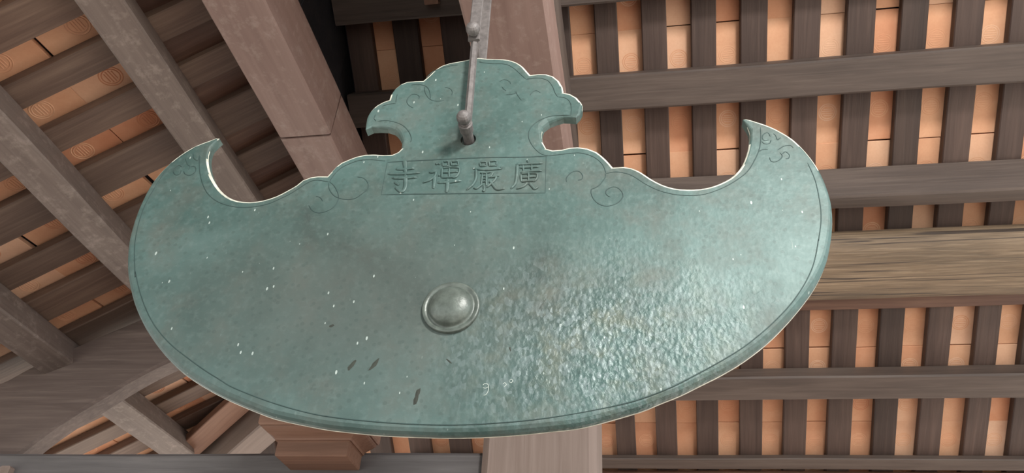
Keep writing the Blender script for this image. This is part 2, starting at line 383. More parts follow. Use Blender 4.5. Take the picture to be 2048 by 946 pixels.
# ------------------------------------------------------------------ purlins of the left slope
G = 'purlins of the left roof slope'
def lpurlin(u0, u1, off1, ya, yb, label, mat):
    uc = (u0 + u1) / 2
    o = beam('purlin', LP(uc, ya, off1), LP(uc, yb, off1), u1 - u0, off1 - .052, NL, mat, c=.006, jit=.004)
    return tag(o, label, 'beam', G)
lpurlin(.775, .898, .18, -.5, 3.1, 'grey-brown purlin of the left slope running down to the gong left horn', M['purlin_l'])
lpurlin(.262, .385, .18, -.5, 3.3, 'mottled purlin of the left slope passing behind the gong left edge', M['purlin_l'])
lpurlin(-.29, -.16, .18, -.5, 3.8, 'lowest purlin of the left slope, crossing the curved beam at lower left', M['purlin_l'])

# ------------------------------------------------------------------ big beams
b2 = empty('main_beam', (-1.135, 1.9, 3.44)); tag(b2, 'wide reddish beam with a scarf joint, left of the gong crest', 'beam')
bpy.context.view_layer.update()
for ya, yb in ((-.5, 1.865), (1.873, 2.78)):
    o = beam('beam_section', (-1.137, ya, 3.45), (-1.137, yb, 3.45), .19, .21, (0, 0, 1), M['red'], c=.006); keep_world(o, b2)
bk = beam('main_beam', (-.353, -.6, 3.5), (-.353, 2.62, 3.5), .259, .28, (0, 0, 1), M['red'], c=.01); tag(bk, 'wide reddish beam directly above the gong crest, iron straps hang from it', 'beam')
part = empty('wall_light_block', (-.353, 0, 4.025)); tag(part, 'unseen dark boarding added above the gong beam to block light', 'wall', kind='structure')
y = -.6  # hidden boards, added to keep side light out of the roof pocket
while y < 2.85:
    y1 = min(y + random.uniform(.2, .26), 2.9); zt = lambda yy: PR.z - (yy - PR.y) * math.tan(a35) - .075
    if zt(y1) < 4.05: break
    x0, x1 = -.364 + random.uniform(-.002, .002), -.342 + random.uniform(-.002, .002)
    V = [(x0, y, 4.025), (x1, y, 4.025), (x1, y1 - .003, 4.025), (x0, y1 - .003, 4.025), (x0, y, zt(y)), (x1, y, zt(y)), (x1, y1 - .003, zt(y1)), (x0, y1 - .003, zt(y1))]
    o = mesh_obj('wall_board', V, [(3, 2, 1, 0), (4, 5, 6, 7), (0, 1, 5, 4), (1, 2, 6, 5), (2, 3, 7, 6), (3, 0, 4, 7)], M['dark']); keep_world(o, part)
    y = y1
bu = beam('upper_beam', (-.353, -.6, 3.782), (-.353, 2.62, 3.782), .25, .24, (0, 0, 1), M['purlin'], c=.01); tag(bu, 'grey beam lying on top of the reddish beam above the gong', 'beam')
cp = [(-.195, -.17), (-.17, -.195), (.17, -.195), (.195, -.17), (.195, .17), (.17, .195), (-.17, .195), (-.195, .17)]
col = beam('column', (-.345, 2.695, 0), (-.345, 2.695, 3.499), 0, 0, (0, -1, 0), M['column'], prof=cp); tag(col, 'thick square timber column below the gong bottom edge', 'column')
tb = beam('tie_beam', (-3.4, 2.66, 2.29), (-.541, 2.66, 2.29), .2, .262, (0, 0, 1), M['tie'], c=.012); tag(tb, 'dark grey horizontal tie beam along the bottom left edge, meeting the column', 'beam')

# gong plate outline and line work, metres in the plate plane
DATA = {"outline":[[0.1315,0.6775],[0.1522,0.6798],[0.1713,0.6776],[0.189,0.669],[0.2036,0.6516],[0.2128,0.6298],[0.2159,0.6087],[0.2324,0.6033],[0.2479,0.59],[0.2585,0.5725],[0.2622,0.5621],[0.2612,0.547],[0.2556,0.5321],[0.2466,0.52],[0.2308,0.5229],[0.2168,0.5245],[0.2016,0.5194],[0.1836,0.5107],[0.1703,0.4969],[0.1673,0.4854],[0.1664,0.4724],[0.1677,0.4589],[0.1705,0.446],[0.1789,0.4269],[0.1937,0.4211],[0.2142,0.4222],[0.2316,0.4272],[0.2519,0.4283],[0.2751,0.4225],[0.2953,0.4106],[0.3058,0.3994],[0.3156,0.3867],[0.3233,0.375],[0.3304,0.3633],[0.3539,0.3642],[0.3713,0.3598],[0.3813,0.3542],[0.3916,0.3469],[0.4014,0.3376],[0.4115,0.3277],[0.4226,0.3185],[0.4345,0.3101],[0.4474,0.3032],[0.4608,0.298],[0.4741,0.2952],[0.4875,0.2939],[0.5008,0.2935],[0.5143,0.2943],[0.5278,0.2965],[0.5415,0.3004],[0.5559,0.3065],[0.5695,0.314],[0.581,0.3216],[0.5914,0.3311],[0.6019,0.3438],[0.6117,0.3597],[0.6177,0.3727],[0.6232,0.3872],[0.628,0.402],[0.6322,0.4175],[0.6358,0.4334],[0.6379,0.4471],[0.6376,0.4614],[0.6351,0.4726],[0.6274,0.4927],[0.6335,0.4951],[0.6444,0.4929],[0.6642,0.4828],[0.6753,0.4765],[0.6867,0.4692],[0.6976,0.4607],[0.7083,0.451],[0.7188,0.4405],[0.7289,0.4282],[0.7353,0.4182],[0.7416,0.4071],[0.7474,0.3956],[0.7526,0.3842],[0.7573,0.3725],[0.7616,0.3604],[0.7654,0.3479],[0.7686,0.3351],[0.7714,0.3217],[0.7737,0.3074],[0.7755,0.2926],[0.7767,0.2779],[0.7773,0.2634],[0.7775,0.2492],[0.7771,0.2355],[0.7761,0.2229],[0.7746,0.2109],[0.7727,0.1987],[0.7699,0.185],[0.7666,0.171],[0.7637,0.1597],[0.7588,0.1438],[0.7542,0.1289],[0.7482,0.1117],[0.7433,0.1003],[0.7378,0.0886],[0.7315,0.0767],[0.7248,0.0647],[0.7173,0.0525],[0.7087,0.0395],[0.701,0.0291],[0.6925,0.0181],[0.6836,0.007],[0.6745,-0.0039],[0.6654,-0.0145],[0.656,-0.0251],[0.6465,-0.0354],[0.6372,-0.0452],[0.6283,-0.0541],[0.6197,-0.0625],[0.6109,-0.0706],[0.6016,-0.0788],[0.5914,-0.0873],[0.5807,-0.0958],[0.5698,-0.1041],[0.5591,-0.1118],[0.5487,-0.1189],[0.5384,-0.1255],[0.5282,-0.1317],[0.518,-0.1377],[0.5044,-0.1453],[0.4909,-0.1523],[0.4779,-0.1591],[0.4658,-0.1657],[0.4542,-0.172],[0.4422,-0.1781],[0.4294,-0.1839],[0.4162,-0.1894],[0.403,-0.195],[0.3922,-0.2001],[0.3814,-0.2052],[0.3642,-0.2117],[0.3546,-0.2148],[0.3433,-0.2185],[0.3306,-0.2225],[0.3172,-0.2266],[0.3037,-0.2307],[0.2905,-0.2345],[0.2782,-0.2379],[0.2674,-0.2406],[0.2528,-0.2438],[0.2401,-0.2458],[0.2286,-0.2472],[0.2173,-0.2484],[0.2055,-0.2498],[0.1931,-0.2514],[0.1807,-0.2529],[0.1682,-0.2544],[0.1558,-0.2557],[0.1433,-0.257],[0.1308,-0.2581],[0.1183,-0.2592],[0.1058,-0.2601],[0.0932,-0.2609],[0.0806,-0.2617],[0.068,-0.2623],[0.0554,-0.2628],[0.0427,-0.2633],[0.03,-0.2636],[0.0172,-0.2638],[0.0043,-0.2638],[-0.0088,-0.2636],[-0.0218,-0.2633],[-0.0347,-0.263],[-0.0473,-0.2626],[-0.0625,-0.2623],[-0.0774,-0.2619],[-0.0919,-0.2614],[-0.1061,-0.2607],[-0.1198,-0.2598],[-0.133,-0.2588],[-0.1461,-0.2576],[-0.1594,-0.2564],[-0.173,-0.2551],[-0.1866,-0.2538],[-0.2003,-0.2524],[-0.2137,-0.2507],[-0.2272,-0.2487],[-0.2406,-0.2464],[-0.2537,-0.2441],[-0.2661,-0.2418],[-0.2816,-0.2389],[-0.296,-0.2361],[-0.3089,-0.2333],[-0.3229,-0.2301],[-0.3382,-0.2255],[-0.3502,-0.2214],[-0.3642,-0.2165],[-0.3787,-0.2112],[-0.3923,-0.2062],[-0.4046,-0.2015],[-0.4163,-0.197],[-0.4277,-0.1924],[-0.439,-0.1876],[-0.4537,-0.181],[-0.468,-0.1743],[-0.4824,-0.1671],[-0.4935,-0.1614],[-0.5048,-0.1554],[-0.5158,-0.1493],[-0.5261,-0.1432],[-0.5382,-0.1357],[-0.5494,-0.1281],[-0.5609,-0.1198],[-0.5702,-0.1126],[-0.5798,-0.105],[-0.5895,-0.097],[-0.599,-0.0887],[-0.6083,-0.0803],[-0.6176,-0.0715],[-0.6267,-0.0626],[-0.6354,-0.0538],[-0.6463,-0.0425],[-0.6566,-0.0312],[-0.6668,-0.0191],[-0.6747,-0.0093],[-0.6826,0.0011],[-0.6904,0.0118],[-0.6979,0.0227],[-0.7051,0.034],[-0.7122,0.0457],[-0.719,0.0575],[-0.7253,0.0689],[-0.7329,0.0831],[-0.7397,0.0969],[-0.746,0.1113],[-0.7505,0.1233],[-0.7549,0.1359],[-0.7588,0.1482],[-0.7622,0.1591],[-0.7667,0.1751],[-0.7699,0.1901],[-0.772,0.2032],[-0.7739,0.2173],[-0.7753,0.2309],[-0.7763,0.2432],[-0.7768,0.2551],[-0.7771,0.2681],[-0.7772,0.2835],[-0.7769,0.3001],[-0.7763,0.3157],[-0.7754,0.3295],[-0.774,0.3424],[-0.772,0.3547],[-0.7692,0.3666],[-0.7657,0.378],[-0.7615,0.3894],[-0.7566,0.4012],[-0.7509,0.4131],[-0.7446,0.4245],[-0.7374,0.4352],[-0.7295,0.4454],[-0.7213,0.4548],[-0.7085,0.4671],[-0.695,0.4774],[-0.6799,0.4857],[-0.666,0.492],[-0.6495,0.4989],[-0.6399,0.4964],[-0.644,0.4915],[-0.6541,0.4704],[-0.6555,0.4576],[-0.6541,0.4428],[-0.6512,0.4312],[-0.6469,0.4185],[-0.6416,0.4058],[-0.6356,0.3936],[-0.6288,0.3815],[-0.6209,0.3693],[-0.6116,0.3566],[-0.6014,0.3438],[-0.5914,0.3326],[-0.5776,0.3196],[-0.564,0.3095],[-0.5505,0.3019],[-0.5364,0.2966],[-0.5205,0.2934],[-0.5042,0.2922],[-0.489,0.2931],[-0.4743,0.2959],[-0.4598,0.3006],[-0.4462,0.3067],[-0.4341,0.3143],[-0.4231,0.3225],[-0.4126,0.3306],[-0.4036,0.3385],[-0.3919,0.3535],[-0.3737,0.3621],[-0.3556,0.3647],[-0.3338,0.3636],[-0.327,0.3763],[-0.3179,0.3927],[-0.3077,0.4042],[-0.2965,0.4107],[-0.2875,0.4158],[-0.2731,0.4224],[-0.2522,0.4275],[-0.2304,0.4273],[-0.2083,0.4247],[-0.1867,0.4245],[-0.1739,0.432],[-0.1676,0.4418],[-0.1696,0.4622],[-0.1741,0.4748],[-0.1803,0.4872],[-0.1876,0.4976],[-0.1957,0.5059],[-0.213,0.514],[-0.2327,0.5163],[-0.252,0.516],[-0.2656,0.5075],[-0.2688,0.5261],[-0.2698,0.5479],[-0.2679,0.5599],[-0.2641,0.5717],[-0.2583,0.5828],[-0.2513,0.5924],[-0.2367,0.6036],[-0.2229,0.6095],[-0.2214,0.6276],[-0.2139,0.6478],[-0.1999,0.6655],[-0.1844,0.6734],[-0.1614,0.6747],[-0.1431,0.6744],[-0.1304,0.6914],[-0.1193,0.7096],[-0.1108,0.7192],[-0.1013,0.7276],[-0.0822,0.7359],[-0.0609,0.7402],[-0.0462,0.743],[-0.0318,0.7466],[-0.0188,0.7495],[-0.005,0.7514],[0.0153,0.7463],[0.0298,0.7446],[0.0452,0.743],[0.0589,0.741],[0.0718,0.7379],[0.0842,0.7325],[0.0954,0.7256],[0.1046,0.7172],[0.1125,0.7078],[0.1246,0.6882]],"lines":{"border":[[[-0.6728,0.4395],[-0.6692,0.4213],[-0.6567,0.3852],[-0.6389,0.3497],[-0.6177,0.3198],[-0.5913,0.2975],[-0.5639,0.2839],[-0.5345,0.2759],[-0.507,0.2741],[-0.4808,0.2765],[-0.4558,0.2836],[-0.4323,0.2969],[-0.4092,0.3125],[-0.3757,0.3432],[-0.3585,0.3493],[-0.338,0.3466],[-0.325,0.3432]],[[-0.3234,0.3431],[-0.3219,0.3508],[-0.3148,0.3689],[-0.304,0.3852],[-0.2876,0.3963],[-0.2632,0.4072],[-0.2324,0.4079],[-0.2086,0.4039],[-0.1992,0.4029]],[[-0.6933,0.472],[-0.7178,0.4441],[-0.7402,0.4114],[-0.7521,0.3739],[-0.7588,0.3345],[-0.7635,0.2913],[-0.7608,0.2397],[-0.7507,0.1852],[-0.7364,0.1412],[-0.7142,0.086],[-0.7194,0.1002],[-0.6927,0.053],[-0.6584,0.0024],[-0.6203,-0.0414],[-0.5764,-0.0791],[-0.5319,-0.1087],[-0.4844,-0.1375],[-0.4443,-0.1591],[-0.4137,-0.1749],[-0.3395,-0.2015],[-0.2691,-0.2212],[-0.2019,-0.2336],[-0.0952,-0.2433],[0.0081,-0.2466],[0.0891,-0.2434],[0.169,-0.2359],[0.2482,-0.2233],[0.3273,-0.2059],[0.372,-0.1923],[0.4222,-0.1714],[0.4693,-0.1461],[0.5133,-0.1205],[0.554,-0.0945],[0.5877,-0.0682],[0.6226,-0.0368],[0.6592,0.0021],[0.6889,0.0422],[0.711,0.081],[0.7248,0.116],[0.7357,0.1519],[0.7361,0.1518],[0.7489,0.1994],[0.7543,0.2405],[0.7557,0.2959],[0.7528,0.3269],[0.7477,0.3564]],[[0.6628,0.467],[0.6595,0.4331],[0.6519,0.4],[0.6377,0.368],[0.6188,0.3368],[0.5928,0.3131],[0.5642,0.2942],[0.533,0.28],[0.5059,0.2744],[0.4794,0.2753],[0.453,0.2806],[0.4267,0.2912],[0.4004,0.3092],[0.3772,0.3304],[0.3602,0.3412],[0.336,0.3473],[0.3149,0.3435]],[[0.3149,0.3435],[0.3082,0.368],[0.2942,0.3876],[0.2764,0.4004],[0.2548,0.4076],[0.2332,0.4071],[0.2115,0.4047],[0.1855,0.402],[0.1678,0.4086],[0.1526,0.425],[0.1414,0.4454],[0.136,0.4658],[0.1381,0.4861],[0.1479,0.5042],[0.1641,0.5179],[0.185,0.5273],[0.2121,0.53],[0.2348,0.5287]],[[0.2348,0.5287],[0.2354,0.5519],[0.2312,0.5737],[0.2203,0.5873],[0.2017,0.5928]],[[0.2017,0.5928],[0.1952,0.6064],[0.1884,0.6291],[0.1769,0.6502],[0.1592,0.6605],[0.1401,0.6617],[0.1211,0.6598]],[[0.1211,0.6598],[0.1075,0.6777],[0.0902,0.6999],[0.0731,0.7153],[0.0565,0.7212],[0.0335,0.7229],[0.0101,0.7279],[-0.0035,0.7327]],[[-0.2401,0.5342],[-0.2162,0.535],[-0.1928,0.5278],[-0.1718,0.5147],[-0.1546,0.4927],[-0.146,0.4715],[-0.1468,0.4592]],[[-0.2432,0.5335],[-0.2499,0.5447],[-0.2488,0.5577]],[[-0.2371,0.5857],[-0.2217,0.5915],[-0.2026,0.594]],[[-0.203,0.5971],[-0.2038,0.6129],[-0.2035,0.6265]],[[-0.1359,0.6823],[-0.1218,0.7027],[-0.1,0.7155],[-0.0742,0.7233],[-0.0577,0.7245]]],"scroll":[[[-0.1723,0.6577],[-0.156,0.6589],[-0.1372,0.6536],[-0.126,0.6423],[-0.1188,0.6236],[-0.1157,0.6031]],[[-0.1351,0.6497],[-0.1353,0.6383],[-0.1281,0.6196],[-0.1164,0.6032],[-0.0994,0.5955],[-0.0802,0.5965]],[[-0.0838,0.6442],[-0.0703,0.6387],[-0.0626,0.6269],[-0.0628,0.6134]],[[-0.1457,0.6049],[-0.1452,0.6139],[-0.1528,0.622],[-0.1644,0.6232],[-0.1728,0.6133],[-0.1749,0.5977],[-0.1671,0.5839],[-0.1545,0.5743]],[[-0.3234,0.3431],[-0.3123,0.3332],[-0.3005,0.3157],[-0.2933,0.2986],[-0.2927,0.2837],[-0.2981,0.2692],[-0.3093,0.2587],[-0.3245,0.2528],[-0.3382,0.2541],[-0.3505,0.2627],[-0.3594,0.2758]],[[-0.3481,0.3005],[-0.3403,0.2992],[-0.333,0.2934],[-0.3284,0.2858]],[[-0.3246,0.3413],[-0.3226,0.3278],[-0.3142,0.3124],[-0.3026,0.2998],[-0.2909,0.2938],[-0.2766,0.2897],[-0.2631,0.2892],[-0.2504,0.2934],[-0.2377,0.306],[-0.2291,0.3169],[-0.2284,0.33],[-0.2352,0.3436],[-0.2459,0.3527],[-0.2602,0.3561]],[[0.3127,0.3437],[0.3133,0.3347],[0.3079,0.3229],[0.2987,0.3095],[0.2881,0.3021],[0.2821,0.2984],[0.2821,0.2848],[0.2879,0.2693],[0.2982,0.2575],[0.3114,0.2514],[0.3217,0.252],[0.335,0.2573],[0.3455,0.2673],[0.3503,0.2786],[0.3476,0.2902],[0.3404,0.3002],[0.3316,0.3044],[0.3226,0.3018],[0.315,0.2953],[0.3134,0.2876],[0.3163,0.2807],[0.3236,0.2757]],[[0.2275,0.322],[0.2266,0.332],[0.2318,0.3429],[0.2394,0.3506],[0.2517,0.3532],[0.2594,0.3468],[0.2632,0.3366],[0.2602,0.3287],[0.2519,0.3261]],[[-0.7092,0.405],[-0.7192,0.4106],[-0.7262,0.4006],[-0.727,0.3905],[-0.7173,0.3801],[-0.7078,0.3822],[-0.7079,0.3948]],[[-0.7101,0.4334],[-0.6971,0.4122],[-0.6892,0.4068],[-0.6892,0.3941]],[[-0.7008,0.392],[-0.6934,0.3816],[-0.6799,0.3776],[-0.6703,0.3857],[-0.671,0.3984],[-0.6788,0.4063],[-0.6863,0.4041]],[[-0.6942,0.4483],[-0.6871,0.4324],[-0.6741,0.4241],[-0.6757,0.4423]],[[0.6806,0.4368],[0.6785,0.4466],[0.6737,0.4493],[0.666,0.4434],[0.6629,0.4329],[0.6671,0.4255],[0.6759,0.4274]],[[0.66,0.4234],[0.6658,0.416],[0.6762,0.4169],[0.681,0.4272]],[[0.6887,0.4461],[0.6928,0.4386],[0.6946,0.4265],[0.7024,0.4334]],[[0.6707,0.3758],[0.6725,0.3642],[0.6822,0.3624],[0.6934,0.3702],[0.698,0.3792],[0.6943,0.3887]],[[0.6493,0.3931],[0.6603,0.3996],[0.6704,0.3992]],[[0.6903,0.3959],[0.7054,0.407],[0.7191,0.4087],[0.7248,0.4014]],[[0.6987,0.3838],[0.7063,0.3905],[0.7133,0.3809],[0.7103,0.3717],[0.7033,0.3697]],[[0.0543,0.6559],[0.0667,0.662],[0.08,0.6542],[0.0837,0.6449]],[[0.0619,0.6372],[0.0673,0.6278],[0.0741,0.6206]],[[0.0733,0.6073],[0.089,0.6086],[0.1013,0.6122]],[[0.0979,0.6169],[0.1034,0.6032],[0.1137,0.585]],[[0.1332,0.6014],[0.139,0.6121],[0.1482,0.6174],[0.1594,0.6095]]],"scratch":[[[0.0776,-0.1677],[0.0811,-0.1646],[0.0869,-0.1656],[0.0882,-0.1707],[0.0828,-0.1738],[0.0779,-0.1718]],[[0.088,-0.1677],[0.0888,-0.1788],[0.0847,-0.1868],[0.0801,-0.1878]],[[0.1152,-0.1655],[0.1188,-0.1625],[0.1219,-0.1665],[0.1184,-0.1706]],[[0.1271,-0.1584],[0.1307,-0.1553],[0.1337,-0.1594],[0.1301,-0.1624],[0.1271,-0.1594]],[[0.6837,0.1507],[0.6826,0.131]],[[0.4805,0.0926],[0.4812,0.077]]],"frame":[[[-0.1932,0.3984],[-0.1036,0.4008],[0.0263,0.4028],[0.1196,0.4003],[0.1806,0.4006]],[[-0.1942,0.3969],[-0.1932,0.3004]],[[-0.1932,0.3004],[-0.0909,0.299],[0.035,0.296],[0.1806,0.2924]],[[0.1795,0.3992],[0.1806,0.2931]]]},"chars":[[[[[-0.1526,0.4003],[-0.1487,0.3842],[-0.1446,0.3566]],0.00406],[[[-0.1702,0.3765],[-0.1495,0.3743],[-0.1252,0.3763]],0.00294],[[[-0.1874,0.3631],[-0.1518,0.3607],[-0.1106,0.3627]],0.00335],[[[-0.1753,0.3499],[-0.1478,0.3472],[-0.1152,0.3487]],0.00305],[[[-0.1446,0.3566],[-0.1409,0.3349],[-0.1401,0.3189],[-0.1442,0.3078],[-0.152,0.3107],[-0.1625,0.3217]],0.00376],[[[-0.1665,0.3379],[-0.1608,0.3316],[-0.1549,0.3274]],0.00284]],[[[[-0.0763,0.386],[-0.0714,0.3892],[-0.0657,0.3855]],0.00234],[[[-0.0886,0.3646],[-0.082,0.3622],[-0.0728,0.3649]],0.00264],[[[-0.0728,0.3649],[-0.0747,0.3498],[-0.0854,0.3381],[-0.1004,0.332]],0.00234],[[[-0.0751,0.3498],[-0.0737,0.3323],[-0.0731,0.3138]],0.00335],[[[-0.0663,0.3542],[-0.0617,0.3506]],0.00234],[[[-0.0607,0.3936],[-0.0585,0.3797]],0.00162],[[[-0.0607,0.393],[-0.0464,0.3938]],0.00162],[[[-0.0464,0.3938],[-0.0455,0.3797]],0.00162],[[[-0.0588,0.3797],[-0.0454,0.3803]],0.00162],[[[-0.041,0.3928],[-0.0391,0.381]],0.00162],[[[-0.0409,0.3922],[-0.0235,0.3928]],0.00162],[[[-0.0235,0.3928],[-0.023,0.3808]],0.00162],[[[-0.0393,0.381],[-0.0228,0.3814]],0.00162],[[[-0.0596,0.3736],[-0.0586,0.3586],[-0.0574,0.3444]],0.00203],[[[-0.0596,0.3736],[-0.0413,0.3753],[-0.019,0.3733]],0.00183],[[[-0.019,0.3733],[-0.0187,0.3597],[-0.0236,0.3464],[-0.0327,0.343]],0.00203],[[[-0.0586,0.3606],[-0.0418,0.36],[-0.0209,0.3611]],0.00162],[[[-0.0569,0.3448],[-0.0443,0.3448],[-0.0287,0.3446]],0.00173],[[[-0.0433,0.375],[-0.0406,0.3444]],0.00193],[[[-0.0663,0.3314],[-0.0387,0.331],[-0.011,0.334]],0.00294],[[[-0.044,0.3419],[-0.0417,0.3206],[-0.0417,0.3009]],0.00366]],[[[[0.0269,0.3883],[0.0286,0.3759]],0.00161],[[[0.0269,0.3877],[0.0424,0.3885]],0.00161],[[[0.0424,0.3885],[0.0427,0.3759]],0.00161],[[[0.0283,0.3759],[0.0429,0.3765]],0.00161],[[[0.0484,0.3903],[0.0501,0.3757]],0.00161],[[[0.0484,0.3897],[0.0666,0.3904]],0.00161],[[[0.0666,0.3904],[0.067,0.3756]],0.00161],[[[0.0499,0.3757],[0.0671,0.3762]],0.00161],[[[0.0124,0.3701],[0.0448,0.3645],[0.0797,0.3666]],0.00237],[[[0.0793,0.3738],[0.0787,0.3652]],0.00161],[[[0.0198,0.3676],[0.0219,0.3419],[0.0165,0.3225],[0.0038,0.307]],0.00269],[[[0.0301,0.3558],[0.0433,0.3553],[0.0552,0.3569]],0.00183],[[[0.0357,0.3549],[0.0362,0.3204]],0.00194],[[[0.045,0.3552],[0.047,0.3186]],0.00194],[[[0.0353,0.3454],[0.0451,0.3456]],0.0014],[[[0.0354,0.3372],[0.0458,0.3374]],0.0014],[[[0.0345,0.3288],[0.0464,0.3298]],0.0014],[[[0.0195,0.3134],[0.0257,0.3097],[0.0313,0.3143],[0.0388,0.3217]],0.00194],[[[0.0417,0.3202],[0.0436,0.3022],[0.0396,0.3051]],0.00183],[[[0.0607,0.3574],[0.0571,0.3462],[0.051,0.3401]],0.00183],[[[0.0541,0.3421],[0.0639,0.3424],[0.0746,0.3455]],0.00183],[[[0.0693,0.3436],[0.0656,0.3332],[0.0577,0.3224],[0.0488,0.3123]],0.00226],[[[0.0538,0.3323],[0.0623,0.3194],[0.0729,0.3059],[0.0899,0.3081]],0.00258]],[[[[0.137,0.3908],[0.1401,0.382]],0.00237],[[[0.1102,0.3785],[0.1413,0.3787],[0.1723,0.3792]],0.00258],[[[0.1146,0.3778],[0.1149,0.351],[0.1127,0.3217],[0.1039,0.3069]],0.0029],[[[0.1206,0.3678],[0.1418,0.3676],[0.1634,0.3689]],0.00204],[[[0.1273,0.3754],[0.1298,0.3575]],0.00204],[[[0.1474,0.376],[0.1482,0.3574]],0.00204],[[[0.1224,0.3535],[0.1477,0.356],[0.1714,0.3561]],0.00237],[[[0.1237,0.3492],[0.1259,0.3268]],0.00204],[[[0.1237,0.3489],[0.1415,0.3499],[0.162,0.3484]],0.00183],[[[0.162,0.3484],[0.1604,0.3338],[0.1543,0.325]],0.00204],[[[0.127,0.3372],[0.1431,0.3379],[0.1581,0.3388]],0.00161],[[[0.1265,0.326],[0.1403,0.3273],[0.1553,0.327]],0.00183],[[[0.1412,0.3563],[0.1425,0.3268]],0.00194],[[[0.1405,0.3234],[0.1314,0.3121],[0.1157,0.3058]],0.00237],[[[0.1443,0.3226],[0.1517,0.3113],[0.1573,0.3043],[0.165,0.3095]],0.00258]]]}
pg = beam('beam_peg', (-2.372, 2.575, 2.455), (-2.372, 2.535, 2.455), .045, .035, (0, 0, 1), M['column'], c=.006); tag(pg, 'small pale peg end sticking out of the tie beam at far left', 'peg')

# curved rafter beam at lower left
def sample(pts, n):
    out = []
    P = [Vector(p) for p in pts]; P = [2 * P[0] - P[1]] + P + [2 * P[-1] - P[-2]]
    for i in range(1, len(P) - 2):
        a, b, c, d = P[i - 1:i + 3]
        for k in range(n):
            t = k / n; out.append(.5 * (2 * b + (c - a) * t + (2 * a - 5 * b + 4 * c - d) * t * t + (-a + 3 * b - 3 * c + d) * t ** 3))
    out.append(Vector(pts[-1])); return out
low = sample([(-2.86, 2.30), (-2.62, 2.46), (-2.398, 2.692), (-2.222, 2.833), (-2.091, 2.93), (-1.96, 3.006), (-1.7, 3.12), (-1.45, 3.21), (-1.24, 3.28)], 5)
top = sample([(-2.95, 2.84), (-2.738, 2.915), (-2.63, 2.985), (-2.457, 3.08), (-2.215, 3.20), (-2.0, 3.30), (-1.7, 3.435), (-1.45, 3.545), (-1.24, 3.63)], 5)
n = len(low); V = []; F = []
for yy, c in ((2.70, .012), (2.70 + .012, 0), (2.80 - .012, 0), (2.80, .012)):
    for i in range(n):
        d = (top[i] - low[i]).normalized() * c
        V.append((low[i].x + d.x, yy, low[i].y + d.y)); V.append((top[i].x - d.x, yy, top[i].y - d.y))
k = 2 * n
for i in range(n - 1):
    a = 2 * i
    F.append((a, a + 2, a + 3, a + 1)); F.append((3 * k + a, 3 * k + a + 1, 3 * k + a + 3, 3 * k + a + 2))
    for r in range(3):
        F.append((r * k + a, (r + 1) * k + a, (r + 1) * k + a + 2, r * k + a + 2)); F.append((r * k + a + 1, r * k + a + 3, (r + 1) * k + a + 3, (r + 1) * k + a + 1))
F.append((0, 1, k + 1, 2 * k + 1, 3 * k + 1, 3 * k, 2 * k, k)); e = 2 * (n - 1)
F.append((e, k + e, 2 * k + e, 3 * k + e, 3 * k + e + 1, 2 * k + e + 1, k + e + 1, e + 1))
cb = mesh_obj('curved_beam', V, F, M['curved']); tag(cb, 'massive arched timber with pale curved underside at lower left', 'beam')
bm = bmesh.new(); bm.from_mesh(cb.data); bmesh.ops.recalc_face_normals(bm, faces=bm.faces); bm.to_mesh(cb.data); bm.free()

# hip rafter
ha = Vector((-1.40, hip_y(-1.40), 0)); hb = Vector((-2.95, hip_y(-2.95), 0))
def hz(p): return PR.z - (p.y - PR.y) * math.tan(a35)
ha.z = hz(ha) - .29; hb.z = hz(hb) - .29
off = Vector((.03, .0, 0))
hr = beam('hip_rafter', ha + off, hb + off, .15, .19, (0, 0, 1), M['column'], c=.008); tag(hr, 'sloping hip rafter behind the lower left rim of the gong', 'beam')
hb_ = beam('hip_board', ha + Vector((-.13, -.13, .07)), hb + Vector((-.13, -.13, .07)), .13, .05, (-.35, .2, 1), M['carved'], c=.004); tag(hb_, 'brown plank fixed along the hip rafter beside the left slope tiles', 'board')

# carved bearing block on the tie beam
blk = empty('bearing_block', (-1.115, 2.49, 2.486)); tag(blk, 'carved reddish-brown bearing block on the tie beam under the gong', 'bracket')
def frustum(rings):     # (z, x0, x1, y0, y1)
    V = []; F = []
    for z, x0, x1, y0, y1 in rings: V += [(x0, y0, z), (x1, y0, z), (x1, y1, z), (x0, y1, z)]
    for r in range(len(rings) - 1):
        for j in range(4): F.append((4 * r + j, 4 * r + (j + 1) % 4, 4 * r + 4 + (j + 1) % 4, 4 * r + 4 + j))
    F.append((3, 2, 1, 0)); q = 4 * (len(rings) - 1); F.append((q, q + 1, q + 2, q + 3)); return V, F
def ring_(z, g): return (z, -1.238 - g, -.985 + g, 2.42 - g, 2.556)
V, F = frustum([ring_(2.486, 0), ring_(2.49, .003), ring_(2.535, .003), ring_(2.538, .006)]); o = mesh_obj('base', V, F, M['carved']); keep_world(o, blk)
cyma = [ring_(2.5385, .010)] + [ring_(2.541 + .035 * t, .010 + .042 * (t * t * (3 - 2 * t))) for t in (0, .15, .3, .45, .6, .75, .9, 1)]
V, F = frustum(cyma); o = mesh_obj('moulding', V, F, M['carved']); keep_world(o, blk)
V, F = frustum([ring_(2.5765, .058), ring_(2.582, .062), ring_(2.625, .062), ring_(2.66, .05)]); o = mesh_obj('cap', V, F, M['carved']); keep_world(o, blk)

